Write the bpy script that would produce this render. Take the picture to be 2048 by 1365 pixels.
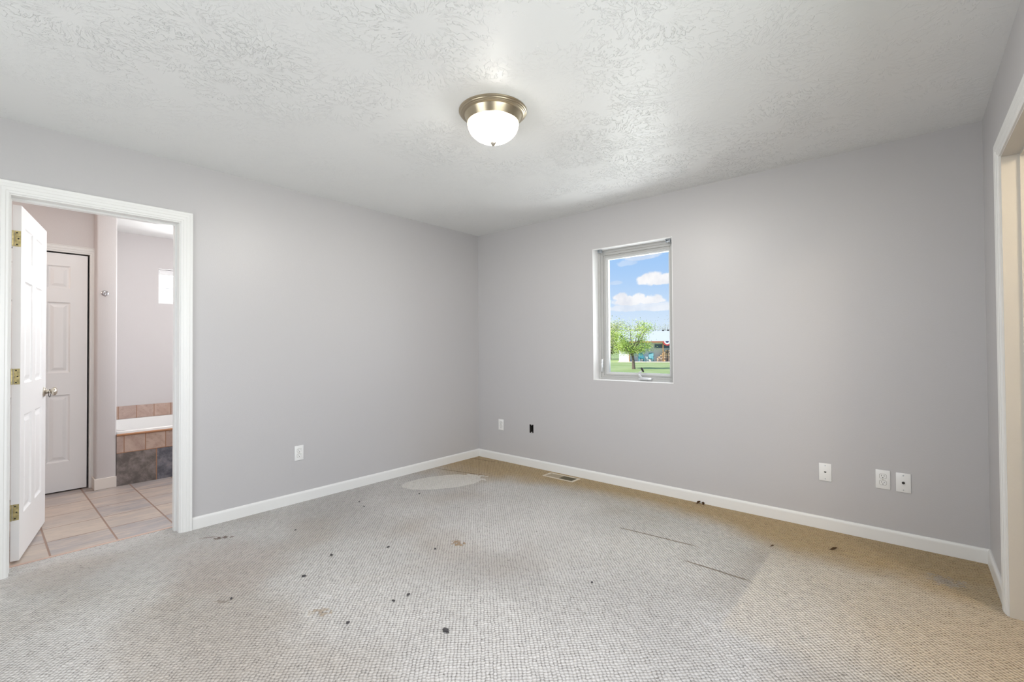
import bpy, bmesh, math, random
from math import sin, cos, pi, radians
from mathutils import Vector, Matrix

random.seed(7)
for o in list(bpy.data.objects):
    bpy.data.objects.remove(o, do_unlink=True)
C = bpy.context.scene.collection
SC = bpy.context.scene

# ------------------------------------------------------------------ camera
H, W, D = 2.44, 3.945, 5.00          # ceiling height, room width (x), room depth (towards -y)
CAM = Vector((3.62985, -3.61975, 1.20352))
yaw, pitch, roll = -0.71385, 0.01285, -0.00627
fwd = Vector((sin(yaw) * cos(pitch), cos(yaw) * cos(pitch), sin(pitch)))
r0 = Vector((cos(yaw), -sin(yaw), 0))
u0 = r0.cross(fwd)
rt = r0 * cos(roll) + u0 * sin(roll)
up = -r0 * sin(roll) + u0 * cos(roll)
cam = bpy.data.cameras.new('camera')
co = bpy.data.objects.new('camera', cam)
C.objects.link(co)
m = Matrix((rt, up, -fwd)).transposed().to_4x4()
m.translation = CAM
co.matrix_world = m
cam.sensor_width = 36.0
cam.lens = 920.36 / 2048 * 36
cam.clip_start = 0.02
cam.clip_end = 500
SC.camera = co

SC.view_settings.view_transform = 'Standard'
SC.view_settings.look = 'None'
SC.view_settings.exposure = 0.0
SC.view_settings.gamma = 1.0
SC.view_settings.use_curve_mapping = False


# ------------------------------------------------------------------ node helper
class NT:
    def __init__(s, tree):
        s.t = tree
        s.t.nodes.clear()

    def n(s, typ, ins=None, **attrs):
        nd = s.t.nodes.new(typ)
        for k, v in attrs.items():
            setattr(nd, k, v)
        for k, v in (ins or {}).items():
            sock = nd.inputs[k]
            if isinstance(v, bpy.types.NodeSocket):
                s.t.links.new(v, sock)
            else:
                sock.default_value = v
        return nd

    def m(s, op, a, b=0.0, c=0.0, clamp=False):
        nd = s.n('ShaderNodeMath', {0: a, 1: b, 2: c}, operation=op)
        nd.use_clamp = clamp
        return nd.outputs[0]

    def vm(s, op, a, b=(0, 0, 0)):
        return s.n('ShaderNodeVectorMath', {0: a, 1: b}, operation=op).outputs[0]

    def xyz(s, v):
        return s.n('ShaderNodeSeparateXYZ', {0: v}).outputs

    def comb(s, x, y, z=0.0):
        return s.n('ShaderNodeCombineXYZ', {0: x, 1: y, 2: z}).outputs[0]

    def step(s, v, a, b):                      # smooth 0..1 as v runs a..b
        nd = s.n('ShaderNodeMapRange', {0: v, 1: a, 2: b, 3: 0.0, 4: 1.0}, interpolation_type='SMOOTHSTEP')
        return nd.outputs[0]

    def mix(s, f, a, b):
        nd = s.n('ShaderNodeMix', {0: f, 6: a, 7: b}, data_type='RGBA')
        return nd.outputs[2]

    def noise(s, vec, scale, detail=2.0, rough=0.5, dist=0.0):
        return s.n('ShaderNodeTexNoise', {'Vector': vec, 'Scale': scale, 'Detail': detail, 'Roughness': rough, 'Distortion': dist})

    def obj(s):
        return s.n('ShaderNodeTexCoord').outputs['Object']


def rgb(r, g, b):
    return (r, g, b, 1.0)


# ------------------------------------------------------------------ sky
world = bpy.data.worlds.new('world')
SC.world = world
world.use_nodes = True
w = NT(world.node_tree)
gx, gy, gz = w.xyz(w.n('ShaderNodeTexCoord').outputs['Generated'])[:3]
ysafe = w.m('MAXIMUM', gy, 0.12)
su = w.m('DIVIDE', gx, ysafe)
sv = w.m('DIVIDE', gz, ysafe)
sky = w.mix(w.step(gz, -0.01, 0.20), rgb(0.74, 0.86, 0.98), rgb(0.37, 0.60, 0.94))
sky = w.mix(w.step(gz, 0.2, 0.9), sky, rgb(0.16, 0.33, 0.75))
cvec = w.comb(su, sv, gx)
nz = w.noise(cvec, 46.0, 5.0, 0.62).outputs[0]
nz2 = w.noise(cvec, 16.0, 3.0, 0.55).outputs[0]
pert = w.m('ADD', w.m('MULTIPLY', w.m('SUBTRACT', nz, 0.5), 1.7), w.m('MULTIPLY', w.m('SUBTRACT', nz2, 0.5), 1.5))
CLOUDS = [  # cumulus heaps in the northern sky: centre (x/y, z/y), half sizes, opacity
    (-0.430, 0.1500, 0.060, 0.0165, 1.0), (-0.440, 0.1560, 0.034, 0.0150, 1.0), (-0.405, 0.151, 0.05, 0.014, 1.0),
    (-0.330, 0.150, 0.06, 0.02, 1.0), (-0.485, 0.1060, 0.070, 0.0145, .95), (-0.522, 0.1150, 0.022, 0.0130, .95),
    (-0.476, 0.1120, 0.026, 0.0130, .95), (-0.440, 0.1020, 0.030, 0.0080, .9), (-0.47, 0.0900, 0.10, 0.012, .6),
    (-0.41, 0.0850, 0.06, 0.010, .7), (-0.470, 0.2080, 0.050, 0.0120, .50), (-0.510, 0.1960, 0.030, 0.0100, .28),
    (-0.535, 0.1520, 0.018, 0.006, .28), (-0.70, 0.13, 0.10, 0.03, .9), (-0.20, 0.12, 0.10, 0.03, .9), (0.1, 0.2, .2, .04, .9)]
cl = None
for (cx, cy, a, b, op) in CLOUDS:
    dx = w.m('DIVIDE', w.m('SUBTRACT', su, cx), a)
    dy = w.m('DIVIDE', w.m('SUBTRACT', sv, cy), b)
    dy = w.m('MULTIPLY', dy, w.m('ADD', 1.0, w.m('MULTIPLY', w.m('LESS_THAN', dy, 0.0), 0.35)))
    dd = w.m('ADD', w.m('ADD', w.m('MULTIPLY', dx, dx), w.m('MULTIPLY', dy, dy)), pert)
    mk = w.m('MULTIPLY', w.step(dd, 1.15, 0.55), op)
    cl = mk if cl is None else w.m('MAXIMUM', cl, mk)
cl = w.m('MULTIPLY', cl, w.m('GREATER_THAN', gy, 0.12))
ccol = w.mix(w.step(w.m('ADD', nz2, w.m('MULTIPLY', sv, .2)), 0.36, 0.66), rgb(0.80, 0.82, 0.88), rgb(0.98, 0.98, 0.99))
sky = w.mix(cl, sky, ccol)
below = w.step(gz, -0.03, -0.01)
sky = w.mix(below, rgb(0.45, 0.55, 0.35), sky)
sky = w.mix(w.step(gx, -0.60, -0.90), sky, rgb(1.25, 1.28, 1.32))      # bright haze added in the west to whiten the bathroom window
bg = w.n('ShaderNodeBackground', {'Color': sky, 'Strength': 1.0})
wo = w.n('ShaderNodeOutputWorld')
world.node_tree.links.new(bg.outputs[0], wo.inputs[0])

# ------------------------------------------------------------------ sun and daylight
ex, ey = 0.9037, 0.4281        # direction to the right as seen through the window; (-ey, ex) is straight out
sun = bpy.data.lights.new('sun', 'SUN')
sun.energy = 5.0
sun.angle = 0.009
sun.color = (1.0, 0.95, 0.86)
so = bpy.data.objects.new('sun', sun)
C.objects.link(so)
sd = Vector((-ex, -ey, 0)) - Vector((-ey, ex, 0)) * 0.90
sd.normalize()
sd = (sd * cos(radians(38)) + Vector((0, 0, sin(radians(38))))).normalized()
so.rotation_euler = sd.to_track_quat('Z', 'Y').to_euler()
so.location = (0, 0, 12)


def area(name, loc, direction, sx, sy, power, col):
    l = bpy.data.lights.new(name, 'AREA')
    l.shape = 'RECTANGLE'
    l.size, l.size_y = sx, sy
    l.energy = power
    l.color = col
    o = bpy.data.objects.new(name, l)
    C.objects.link(o)
    o.location = loc
    o.rotation_euler = (-Vector(direction)).to_track_quat('Z', 'Y').to_euler()
    return o


def point(name, loc, power, col, radius=0.06):
    l = bpy.data.lights.new(name, 'POINT')
    l.energy = power
    l.color = col
    l.shadow_soft_size = radius
    o = bpy.data.objects.new(name, l)
    C.objects.link(o)
    o.location = loc
    return o


# fill light at an unseen window opening added to the right wall
area('fill_right_wall', (W + 0.20, -2.68, 1.42), (-1, 0, -0.60), 1.55, 1.35, 43, (0.94, 0.965, 1.0))
# second fill, at an unseen opening added to light the window wall
area('fill_front_wall', (1.75, -D - 0.22, 1.45), (0, 1, -0.60), 1.75, 1.35, 46, (0.94, 0.965, 1.0))
# bright sky outside the casement window
area('daylight_casement', (1.83, 0.42, 1.60), (0, -1, 0.40), 0.66, 1.05, 17, (0.95, 0.98, 1.0))
# daylight through the bathroom window, then fill from an unseen added side opening
area('daylight_bathroom_window', (-2.86, -2.04, 1.9), (1, 0, 0), 0.62, 0.40, 24, (0.95, 0.98, 1.0))
area('fill_bathroom_side', (-1.25, -0.95, 1.55), (0, -1, 0), 0.8, 0.9, 33, (0.98, 0.98, 1.0))
# vanity and hall lamps switched on beyond the doorways
point('bathroom_vanity_lamp', (-0.95, -4.35, 2.1), 9, (1.0, 0.72, 0.57), 0.08)
point('fill_bathroom_ceiling', (-0.75, -2.95, 2.36), 5, (1.0, 0.97, 0.95), 0.08)  # unseen fill added to brighten the closet door and wall end
point('hall_lamp', (W + 0.95, -1.52, 2.25), 31, (1.0, 0.83, 0.60), 0.14)


# ------------------------------------------------------------------ materials
def mat(name, col, rough=0.5, metal=0.0, spec=0.5, bump=None, fill=None, vary=None):
    mt = bpy.data.materials.new(name)
    mt.use_nodes = True
    t = NT(mt.node_tree)
    b = t.n('ShaderNodeBsdfPrincipled', {'Base Color': rgb(*col), 'Roughness': rough, 'Metallic': metal, 'Specular IOR Level': spec})
    o = t.n('ShaderNodeOutputMaterial', {'Surface': b.outputs[0]})
    if vary:                                  # (scale, amount) gentle colour mottling
        nn = t.noise(t.obj(), vary[0], 3.0).outputs[0]
        lo = tuple(c * (1 - vary[1]) for c in col)
        hi = tuple(min(1, c * (1 + vary[1])) for c in col)
        mt.node_tree.links.new(t.mix(t.step(nn, .3, .7), rgb(*lo), rgb(*hi)), b.inputs['Base Color'])
    if bump:                                  # (scale, distance, strength)
        nn = t.noise(t.obj(), bump[0], 2.0).outputs[0]
        bp = t.n('ShaderNodeBump', {'Strength': bump[2], 'Distance': bump[1], 'Height': nn})
        mt.node_tree.links.new(bp.outputs[0], b.inputs['Normal'])
    if fill:
        fill(t, b)
    return mt


M = {}
M['wall'] = mat('grey wall paint', (0.522, 0.512, 0.518), 0.40, bump=(170, .0012, .35))
M['wall_bath'] = mat('pink beige bathroom paint', (0.665, 0.632, 0.627), 0.5, bump=(170, .0012, .3))
M['trim'] = mat('white trim paint', (0.80, 0.80, 0.785), 0.35)
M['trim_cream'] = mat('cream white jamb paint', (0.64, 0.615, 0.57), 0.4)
M['door'] = mat('white door paint', (0.87, 0.87, 0.87), 0.38)
M['reveal'] = mat('white window return paint', (0.86, 0.86, 0.86), 0.5)
M['vinyl'] = mat('backlit white window vinyl', (0.43, 0.43, 0.42), 0.4)  # white vinyl, its backlit shade put into the colour
M['vinyl_light'] = mat('light window vinyl', (0.60, 0.61, 0.61), 0.4)
M['plate'] = mat('white cover plate plastic', (0.83, 0.83, 0.82), 0.3)
M['dark'] = mat('dark slot', (0.015, 0.014, 0.013), 0.6)
M['boxdark'] = mat('dark electrical box plastic', (0.035, 0.032, 0.028), 0.6)
M['brass'] = mat('aged brass', (0.52, 0.45, 0.23), 0.32, 1.0, vary=(60, .25))
M['nickel'] = mat('brushed nickel', (0.60, 0.55, 0.47), 0.3, 1.0)
M['chrome'] = mat('chrome', (0.62, 0.62, 0.64), 0.14, 1.0)
M['pan'] = mat('antique brushed nickel pan', (0.47, 0.40, 0.29), 0.3, 1.0)
M['steel'] = mat('zinc steel', (0.5, 0.54, 0.58), 0.35, 1.0)
M['black'] = mat('black rubber', (0.012, 0.012, 0.012), 0.5)
M['silver'] = mat('silver painted crank', (0.66, 0.67, 0.68), 0.3, 0.6)
M['vent'] = mat('cream vent enamel', (0.66, 0.58, 0.46), 0.4)
M['vent_tan'] = mat('tan vent louvre', (0.42, 0.35, 0.25), 0.45)
M['vent_dark'] = mat('olive vent louvre', (0.13, 0.11, 0.065), 0.6)
M['tub'] = mat('white acrylic', (0.86, 0.85, 0.83), 0.15)
M['grout'] = mat('orange brown bullnose', (0.45, 0.22, 0.11), 0.45)
M['lint'] = mat('dark grey lint', (0.065, 0.060, 0.062), 0.9, vary=(300, .4))
M['leaf_dry'] = mat('dry brown leaf', (0.11, 0.055, 0.02), 0.7, vary=(200, .4))


def f_ceiling(t, b):
    p = t.obj()
    nwarp = t.noise(p, 3.0, 2.0).outputs['Color']
    pw = t.vm('ADD', p, t.vm('MULTIPLY', t.vm('SUBTRACT', nwarp, (.5, .5, .5)), (.16, .16, 0)))
    total = None
    for sc, off in ((2.7, 0.0), (2.1, 3.7)):
        ps = t.vm('MULTIPLY', t.vm('ADD', pw, (off, off * .6, 0)), (sc, sc, 0))
        v = t.n('ShaderNodeTexVoronoi', {'Vector': ps, 'Scale': 1.0}, voronoi_dimensions='2D')
        d = t.vm('SUBTRACT', ps, v.outputs['Position'])
        dx, dy = t.xyz(d)[:2]
        rr = t.m('SQRT', t.m('ADD', t.m('MULTIPLY', dx, dx), t.m('MULTIPLY', dy, dy)))
        rs = t.m('MAXIMUM', rr, 0.02)
        cx = t.m('DIVIDE', dx, rs)
        cy = t.m('DIVIDE', dy, rs)
        cr = t.xyz(v.outputs['Color'])[0]
        q = t.comb(t.m('MULTIPLY', cx, 3.2), t.m('MULTIPLY', cy, 3.2), t.m('ADD', t.m('MULTIPLY', rr, 5.0), t.m('MULTIPLY', cr, 50.0)))
        n1 = t.noise(q, 2.1, 4.0, 0.55, 0.25).outputs[0]
        ridge = t.step(n1, 0.53, 0.565)                       # plateaus with sharp torn edges
        ring = t.m('MULTIPLY', t.step(rr, 0.10, 0.22), t.step(rr, 0.66, 0.42))
        h = t.m('MULTIPLY', ridge, ring)
        total = h if total is None else t.m('MAXIMUM', total, h)
    fine = t.noise(p, 38.0, 3.0).outputs[0]
    patch = t.m('MULTIPLY', t.step(t.noise(p, 1.5, 1.0).outputs[0], 0.34, 0.60), t.m('ADD', .22, t.m('MULTIPLY', t.m('MULTIPLY', t.step(t.xyz(p)[0], .5, 1.6), t.step(t.xyz(p)[0], 3.5, 2.8)), .78)))
    hh = t.m('ADD', t.m('MULTIPLY', total, t.m('ADD', 0.11, t.m('MULTIPLY', patch, 0.89))), t.m('MULTIPLY', fine, 0.15))
    bp = t.n('ShaderNodeBump', {'Strength': 0.8, 'Distance': 0.005, 'Height': hh})
    t.t.links.new(bp.outputs[0], b.inputs['Normal'])


M['ceiling'] = mat('stomped white ceiling texture', (0.845, 0.855, 0.85), 0.44, fill=f_ceiling)
M['ceiling_plain'] = mat('white bathroom ceiling', (0.84, 0.84, 0.83), 0.6)


def f_carpet(t, b):
    p = t.obj()
    x, y = t.xyz(p)[:2]
    ny = t.m('MULTIPLY', y, -1.0)
    # loop pile: square lattice turned 45 degrees to the walls, 15 mm pitch
    jit = t.noise(p, 26.0, 2.0).outputs['Color']
    pj = t.vm('ADD', p, t.vm('MULTIPLY', t.vm('SUBTRACT', jit, (.5, .5, .5)), (.016, .016, 0)))
    jx, jy = t.xyz(pj)[:2]
    k = 2 * pi / 0.0153 * 0.70711
    a = t.m('MULTIPLY', t.m('ADD', jx, jy), k)
    c = t.m('MULTIPLY', t.m('SUBTRACT', jx, jy), k)
    colid = t.m('ROUND', t.m('DIVIDE', a, 2 * pi))
    shift = t.n('ShaderNodeTexWhiteNoise', {'W': colid}, noise_dimensions='1D').outputs['Value']
    c = t.m('ADD', c, t.m('MULTIPLY', t.m('SUBTRACT', shift, .5), 2.6))
    ha = t.m('ADD', t.m('MULTIPLY', t.m('COSINE', a), 0.5), 0.5)
    hc = t.m('ADD', t.m('MULTIPLY', t.m('COSINE', c), 0.5), 0.5)
    cell = t.n('ShaderNodeTexWhiteNoise', {'Vector': t.comb(t.m('ROUND', t.m('DIVIDE', a, 2 * pi)), t.m('ROUND', t.m('DIVIDE', c, 2 * pi)), 1.0)}, noise_dimensions='3D').outputs['Value']
    loop = t.m('ADD', t.m('MULTIPLY', t.m('POWER', ha, .45), .55), t.m('MULTIPLY', t.m('POWER', hc, .45), .45))
    hole = t.m('MULTIPLY', t.m('SUBTRACT', 1.0, ha), t.m('SUBTRACT', 1.0, hc))
    loop = t.m('MULTIPLY', loop, t.m('SUBTRACT', 1.0, t.m('MULTIPLY', hole, .5)))
    yarn = t.noise(p, 420.0, 2.0).outputs[0]
    worn = t.noise(p, 30.0, 2.0).outputs[0]
    height = t.m('ADD', t.m('MULTIPLY', loop, t.m('ADD', .6, t.m('MULTIPLY', worn, .8))), t.m('MULTIPLY', yarn, .18))
    # base colours: grey middle, tan towards the back wall and right side
    big = t.noise(p, 1.6, 3.0).outputs[0]
    mid = t.noise(p, 6.0, 3.0).outputs[0]
    nb = t.m('MULTIPLY', t.m('SUBTRACT', mid, .5), .28)
    nB = t.m('MULTIPLY', t.m('SUBTRACT', big, .5), .5)
    wid = t.m('ADD', t.m('ADD', 0.36, t.m('MULTIPLY', t.step(x, 2.3, 3.4), .35)), t.m('MULTIPLY', t.step(x, 1.5, .3), .42))
    back = t.step(t.m('ADD', t.m('DIVIDE', ny, wid), t.m('ADD', nb, nB)), 1.25, 0.45)
    right = t.m('MULTIPLY', t.step(t.m('ADD', x, t.m('ADD', nb, nB)), 3.15, 3.85), t.step(ny, 2.3, 1.2))
    tanm = t.m('MAXIMUM', back, t.m('MULTIPLY', right, .9))
    grey = t.mix(t.step(big, .35, .65), rgb(.618, .597, .575), rgb(.690, .668, .645))
    brownish = t.m('MULTIPLY', t.step(t.noise(t.vm('ADD', p, (4.3, 1.1, 0)), 1.1, 2.0).outputs[0], .50, .70), .45)
    grey = t.mix(brownish, grey, rgb(.47, .40, .33))
    for (sx, sy, ra, rb, cc, op) in ((1.40, -2.98, .62, .36, (.42, .34, .26), .42), (.72, -2.72, .40, .30, (.50, .425, .385), .5), (1.95, -1.80, .35, .22, (.44, .42, .40), .45), (.55, -1.9, .5, .28, (.49, .47, .45), .4)):
        ddx = t.m('DIVIDE', t.m('SUBTRACT', x, sx), ra)
        ddy = t.m('DIVIDE', t.m('SUBTRACT', y, sy), rb)
        e = t.m('ADD', t.m('ADD', t.m('MULTIPLY', ddx, ddx), t.m('MULTIPLY', ddy, ddy)), t.m('MULTIPLY', nb, 4.0))
        grey = t.mix(t.m('MULTIPLY', t.step(e, 1.5, .0), op), grey, rgb(*cc))
    col = t.mix(tanm, grey, rgb(.54, .41, .25))
    # paler rectangle beside the right doorway
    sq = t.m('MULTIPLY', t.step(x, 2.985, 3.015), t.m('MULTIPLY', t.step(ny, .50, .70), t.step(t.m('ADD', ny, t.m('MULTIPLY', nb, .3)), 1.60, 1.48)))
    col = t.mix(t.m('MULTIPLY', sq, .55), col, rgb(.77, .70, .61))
    rim = t.m('MULTIPLY', t.m('MULTIPLY', t.step(x, 2.74, 2.98), t.m('SUBTRACT', 1.0, t.step(x, 2.985, 3.01))), t.m('MULTIPLY', t.step(ny, .5, .8), t.step(ny, 1.5, 1.1)))  # strip left of the rectangle: shading painted into the carpet colour
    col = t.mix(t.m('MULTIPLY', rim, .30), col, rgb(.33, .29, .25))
    # furniture dents, drawn as narrow dark lines
    def seg(x0, y0, x1, y1, wdt):
        L = math.hypot(x1 - x0, y1 - y0)
        ux, uy = (x1 - x0) / L, (y1 - y0) / L
        al = t.m('ADD', t.m('MULTIPLY', t.m('SUBTRACT', x, x0), ux), t.m('MULTIPLY', t.m('SUBTRACT', y, y0), uy))
        pr = t.m('ADD', t.m('MULTIPLY', t.m('SUBTRACT', x, x0), -uy), t.m('MULTIPLY', t.m('SUBTRACT', y, y0), ux))
        pr = t.m('ABSOLUTE', t.m('ADD', pr, t.m('MULTIPLY', nb, .05)))
        return t.m('MULTIPLY', t.step(pr, wdt, wdt * .3), t.m('MULTIPLY', t.step(al, -.01, .05), t.step(al, L + .01, L - .06)))
    ln = None
    for s_ in ((.02, -.124, .35, -.086, .011), (.03, -.651, .62, -.515, .010), (2.14, -.84, 2.66, -.80, .010), (2.64, -1.03, 3.01, -1.04, .011)):
        q = seg(*s_)
        ln = q if ln is None else t.m('MAXIMUM', ln, q)
    col = t.mix(t.m('MULTIPLY', ln, .75), col, rgb(.17, .12, .07))
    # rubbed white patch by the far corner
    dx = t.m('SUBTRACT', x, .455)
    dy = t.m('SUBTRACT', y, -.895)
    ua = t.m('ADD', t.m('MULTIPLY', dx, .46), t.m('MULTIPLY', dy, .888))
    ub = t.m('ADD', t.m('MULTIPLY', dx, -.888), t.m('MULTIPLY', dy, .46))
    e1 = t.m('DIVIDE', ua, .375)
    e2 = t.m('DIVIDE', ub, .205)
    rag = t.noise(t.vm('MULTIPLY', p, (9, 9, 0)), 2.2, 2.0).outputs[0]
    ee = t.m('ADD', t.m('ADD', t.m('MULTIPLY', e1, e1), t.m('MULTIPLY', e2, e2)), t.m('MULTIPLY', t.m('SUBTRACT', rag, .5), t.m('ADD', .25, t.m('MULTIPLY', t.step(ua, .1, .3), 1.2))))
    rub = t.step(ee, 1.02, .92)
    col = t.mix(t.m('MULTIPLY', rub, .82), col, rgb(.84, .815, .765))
    # small brown spills
    for (sx, sy, ra, rb, an, cc, op) in ((.300, -2.607, .055, .022, 1.05, (.12, .055, .03), .8), (.235, -2.66, .05, .012, 1.0, (.2, .12, .09), .5),
                                         (1.515, -1.697, .045, .03, .2, (.34, .20, .08), .75), (1.585, -2.602, .05, .03, .6, (.40, .29, .17), .6),
                                         (1.56, -2.64, .04, .02, .6, (.78, .76, .72), .5), (1.14, -2.86, .03, .015, .6, (.2, .16, .12), .5),
                                         (3.75, -.41, .07, .06, .2, (.42, .40, .40), .5)):
        ddx = t.m('SUBTRACT', x, sx)
        ddy = t.m('SUBTRACT', y, sy)
        pa = t.m('DIVIDE', t.m('ADD', t.m('MULTIPLY', ddx, cos(an)), t.m('MULTIPLY', ddy, sin(an))), ra)
        pb = t.m('DIVIDE', t.m('ADD', t.m('MULTIPLY', ddx, -sin(an)), t.m('MULTIPLY', ddy, cos(an))), rb)
        e = t.m('ADD', t.m('ADD', t.m('MULTIPLY', pa, pa), t.m('MULTIPLY', pb, pb)), t.m('ADD', t.m('MULTIPLY', t.m('SUBTRACT', worn, .5), 3.2), t.m('MULTIPLY', t.m('SUBTRACT', cell, .5), 1.6)))
        col = t.mix(t.m('MULTIPLY', t.step(e, 1.1, .6), op), col, rgb(*cc))
    # fine dirt specks and shade between the loops, painted in as dark colour
    spk = t.noise(p, 55.0, 1.0).outputs[0]
    col = t.mix(t.m('MULTIPLY', t.step(spk, .70, .76), .55), col, rgb(.10, .085, .07))
    col = t.mix(t.m('MULTIPLY', cell, .13), col, rgb(.36, .33, .30))
    groove = t.m('MULTIPLY', t.m('MAXIMUM', t.step(ha, .22, .0), t.m('MULTIPLY', t.step(hc, .14, .0), .75)), t.m('ADD', .10, t.m('MULTIPLY', t.step(worn, .32, .62), .28)))
    gap_shade = t.m('MAXIMUM', groove, t.m('MULTIPLY', t.step(hole, .42, .92), t.m('ADD', .34, t.m('MULTIPLY', t.step(worn, .38, .66), .56))))
    gap_shade = t.m('MULTIPLY', gap_shade, t.m('SUBTRACT', 1.0, t.m('MULTIPLY', rub, .65)))
    col = t.mix(gap_shade, col, t.mix(tanm, rgb(.20, .185, .17), rgb(.15, .10, .05)))
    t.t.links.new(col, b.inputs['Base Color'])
    bp = t.n('ShaderNodeBump', {'Strength': 0.85, 'Distance': 0.0095, 'Height': height})
    t.t.links.new(bp.outputs[0], b.inputs['Normal'])


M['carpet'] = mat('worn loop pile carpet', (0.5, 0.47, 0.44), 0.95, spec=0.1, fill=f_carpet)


def tile_fill(sx, sy, ox, oy, axes, gw, groutc, cols, streak, bumpd=.002):
    """rectangular tiles on two object axes, each tile its own shade, with grout lines"""
    def f(t, b):
        p = t.obj()
        s3 = t.xyz(p)
        u = t.m('DIVIDE', t.m('SUBTRACT', s3[axes[0]], ox), sx)
        v = t.m('DIVIDE', t.m('SUBTRACT', s3[axes[1]], oy), sy)
        fu, fv = t.m('FRACT', u), t.m('FRACT', v)
        cu, cv = t.m('FLOOR', u), t.m('FLOOR', v)
        wn = t.n('ShaderNodeTexWhiteNoise', {'Vector': t.comb(cu, cv, 3.0)}, noise_dimensions='3D')
        du = t.m('MULTIPLY', t.m('MINIMUM', fu, t.m('SUBTRACT', 1.0, fu)), sx)
        dv = t.m('MULTIPLY', t.m('MINIMUM', fv, t.m('SUBTRACT', 1.0, fv)), sy)
        dm = t.m('MINIMUM', du, dv)
        g = t.step(dm, gw, gw * .5)
        off = t.vm('MULTIPLY', wn.outputs['Color'], (7, 7, 7))
        q = t.vm('ADD', t.vm('MULTIPLY', p, streak), off)
        n1 = t.noise(q, 3.0, 6.0, .62, .8).outputs[0]
        n2 = t.noise(q, 14.0, 4.0, .6).outputs[0]
        col = t.mix(t.step(wn.outputs['Value'], .2, .8), rgb(*cols[0]), rgb(*cols[1]))
        col = t.mix(t.m('MULTIPLY', t.step(n1, .40, .66), .6), col, rgb(*cols[2]))
        col = t.mix(t.m('MULTIPLY', t.step(n2, .50, .72), .35), col, rgb(*cols[3]))
        col = t.mix(g, col, rgb(*groutc))
        t.t.links.new(col, b.inputs['Base Color'])
        hgt = t.m('ADD', t.m('SUBTRACT', 1.0, g), t.m('MULTIPLY', n1, .25))
        bp = t.n('ShaderNodeBump', {'Strength': .5, 'Distance': bumpd, 'Height': hgt})
        t.t.links.new(bp.outputs[0], b.inputs['Normal'])
    return f


M['floor_tile'] = mat('slate look floor tile', (.4, .35, .3), .38, fill=tile_fill(.299, .302, -.168, -3.046, (0, 1), .0065, (.30, .19, .14),
                      ((.50, .42, .36), (.36, .33, .33), (.64, .52, .42), (.24, .215, .21)), (3.2, .8, 1)))
M['tile_small'] = mat('terracotta wall tile', (.5, .35, .28), .4, fill=tile_fill(.1505, 3.0, -2.784, -1.0, (1, 2), .004, (.36, .19, .11),
                      ((.50, .36, .29), (.46, .34, .29), (.66, .52, .44), (.30, .19, .14)), (2.5, 2.5, 2.5)))
M['tile_back'] = mat('terracotta backsplash tile', (.5, .35, .28), .4, fill=tile_fill(.150, 3.0, -2.528, -1.0, (1, 2), .004, (.36, .19, .11),
                      ((.52, .36, .29), (.48, .35, .30), (.66, .52, .45), (.34, .22, .17)), (2.5, 2.5, 2.5)))


def f_slate(t, b):
    p = t.obj()
    y = t.xyz(p)[1]
    side = t.m('GREATER_THAN', y, -2.551)
    n1 = t.noise(p, 11.0, 7.0, .7, .3).outputs[0]
    n2 = t.noise(p, 22.0, 5.0, .6).outputs[0]
    c1 = t.mix(t.step(n1, .35, .68), rgb(.135, .115, .105), rgb(.30, .26, .245))
    c2 = t.mix(t.step(n1, .35, .68), rgb(.105, .108, .135), rgb(.27, .27, .30))
    col = t.mix(side, c1, c2)
    col = t.mix(t.m('MULTIPLY', t.step(n2, .55, .75), .4), col, rgb(.36, .31, .29))
    g = t.step(t.m('ABSOLUTE', t.m('SUBTRACT', t.m('FRACT', t.m('ADD', t.m('DIVIDE', t.m('ADD', y, 2.551), .302), .5)), .5)), .016, .009)
    col = t.mix(g, col, rgb(.42, .22, .13))
    t.t.links.new(col, b.inputs['Base Color'])


M['slate'] = mat('dark slate apron tile', (.2, .18, .17), .4, fill=f_slate)


def f_glass(name, tint=(1, 1, 1)):
    mt = bpy.data.materials.new(name)
    mt.use_nodes = True
    t = NT(mt.node_tree)
    tr = t.n('ShaderNodeBsdfTransparent', {'Color': rgb(*tint)})
    gl = t.n('ShaderNodeBsdfGlossy', {'Roughness': 0.02, 'Color': rgb(1, 1, 1)})
    lw = t.n('ShaderNodeFresnel', {'IOR': 1.12})
    mx = t.n('ShaderNodeMixShader', {0: lw.outputs[0], 1: tr.outputs[0], 2: gl.outputs[0]})
    t.n('ShaderNodeOutputMaterial', {'Surface': mx.outputs[0]})
    return mt


M['glass'] = f_glass('window glass')


def f_dome(t, b):
    # lit alabaster glass: lets the bulbs' light through, cream swirls and a dimmer rim
    p = t.obj()
    n1 = t.noise(p, 11.0, 2.0).outputs[0]
    z = t.xyz(p)[2]
    low = t.step(z, -.060, -.120)
    col = t.mix(t.step(n1, .40, .60), rgb(1.0, .88, .60), rgb(1.0, .95, .82))
    t.t.links.new(col, b.inputs['Emission Color'])
    t.t.links.new(t.m('ADD', 1.3, t.m('MULTIPLY', low, 5.0)), b.inputs['Emission Strength'])
    tr = t.n('ShaderNodeBsdfTransparent', {'Color': rgb(.97, .95, .90)})
    mx = t.n('ShaderNodeMixShader', {0: t.m('ADD', .045, t.m('MULTIPLY', t.step(z, -.086, -.118), .52)), 1: b.outputs[0], 2: tr.outputs[0]})
    out_ = [q for q in t.t.nodes if q.type == 'OUTPUT_MATERIAL'][0]
    t.t.links.new(mx.outputs[0], out_.inputs['Surface'])


M['dome'] = mat('lit alabaster glass', (.9, .85, .75), .35, fill=f_dome)


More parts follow.
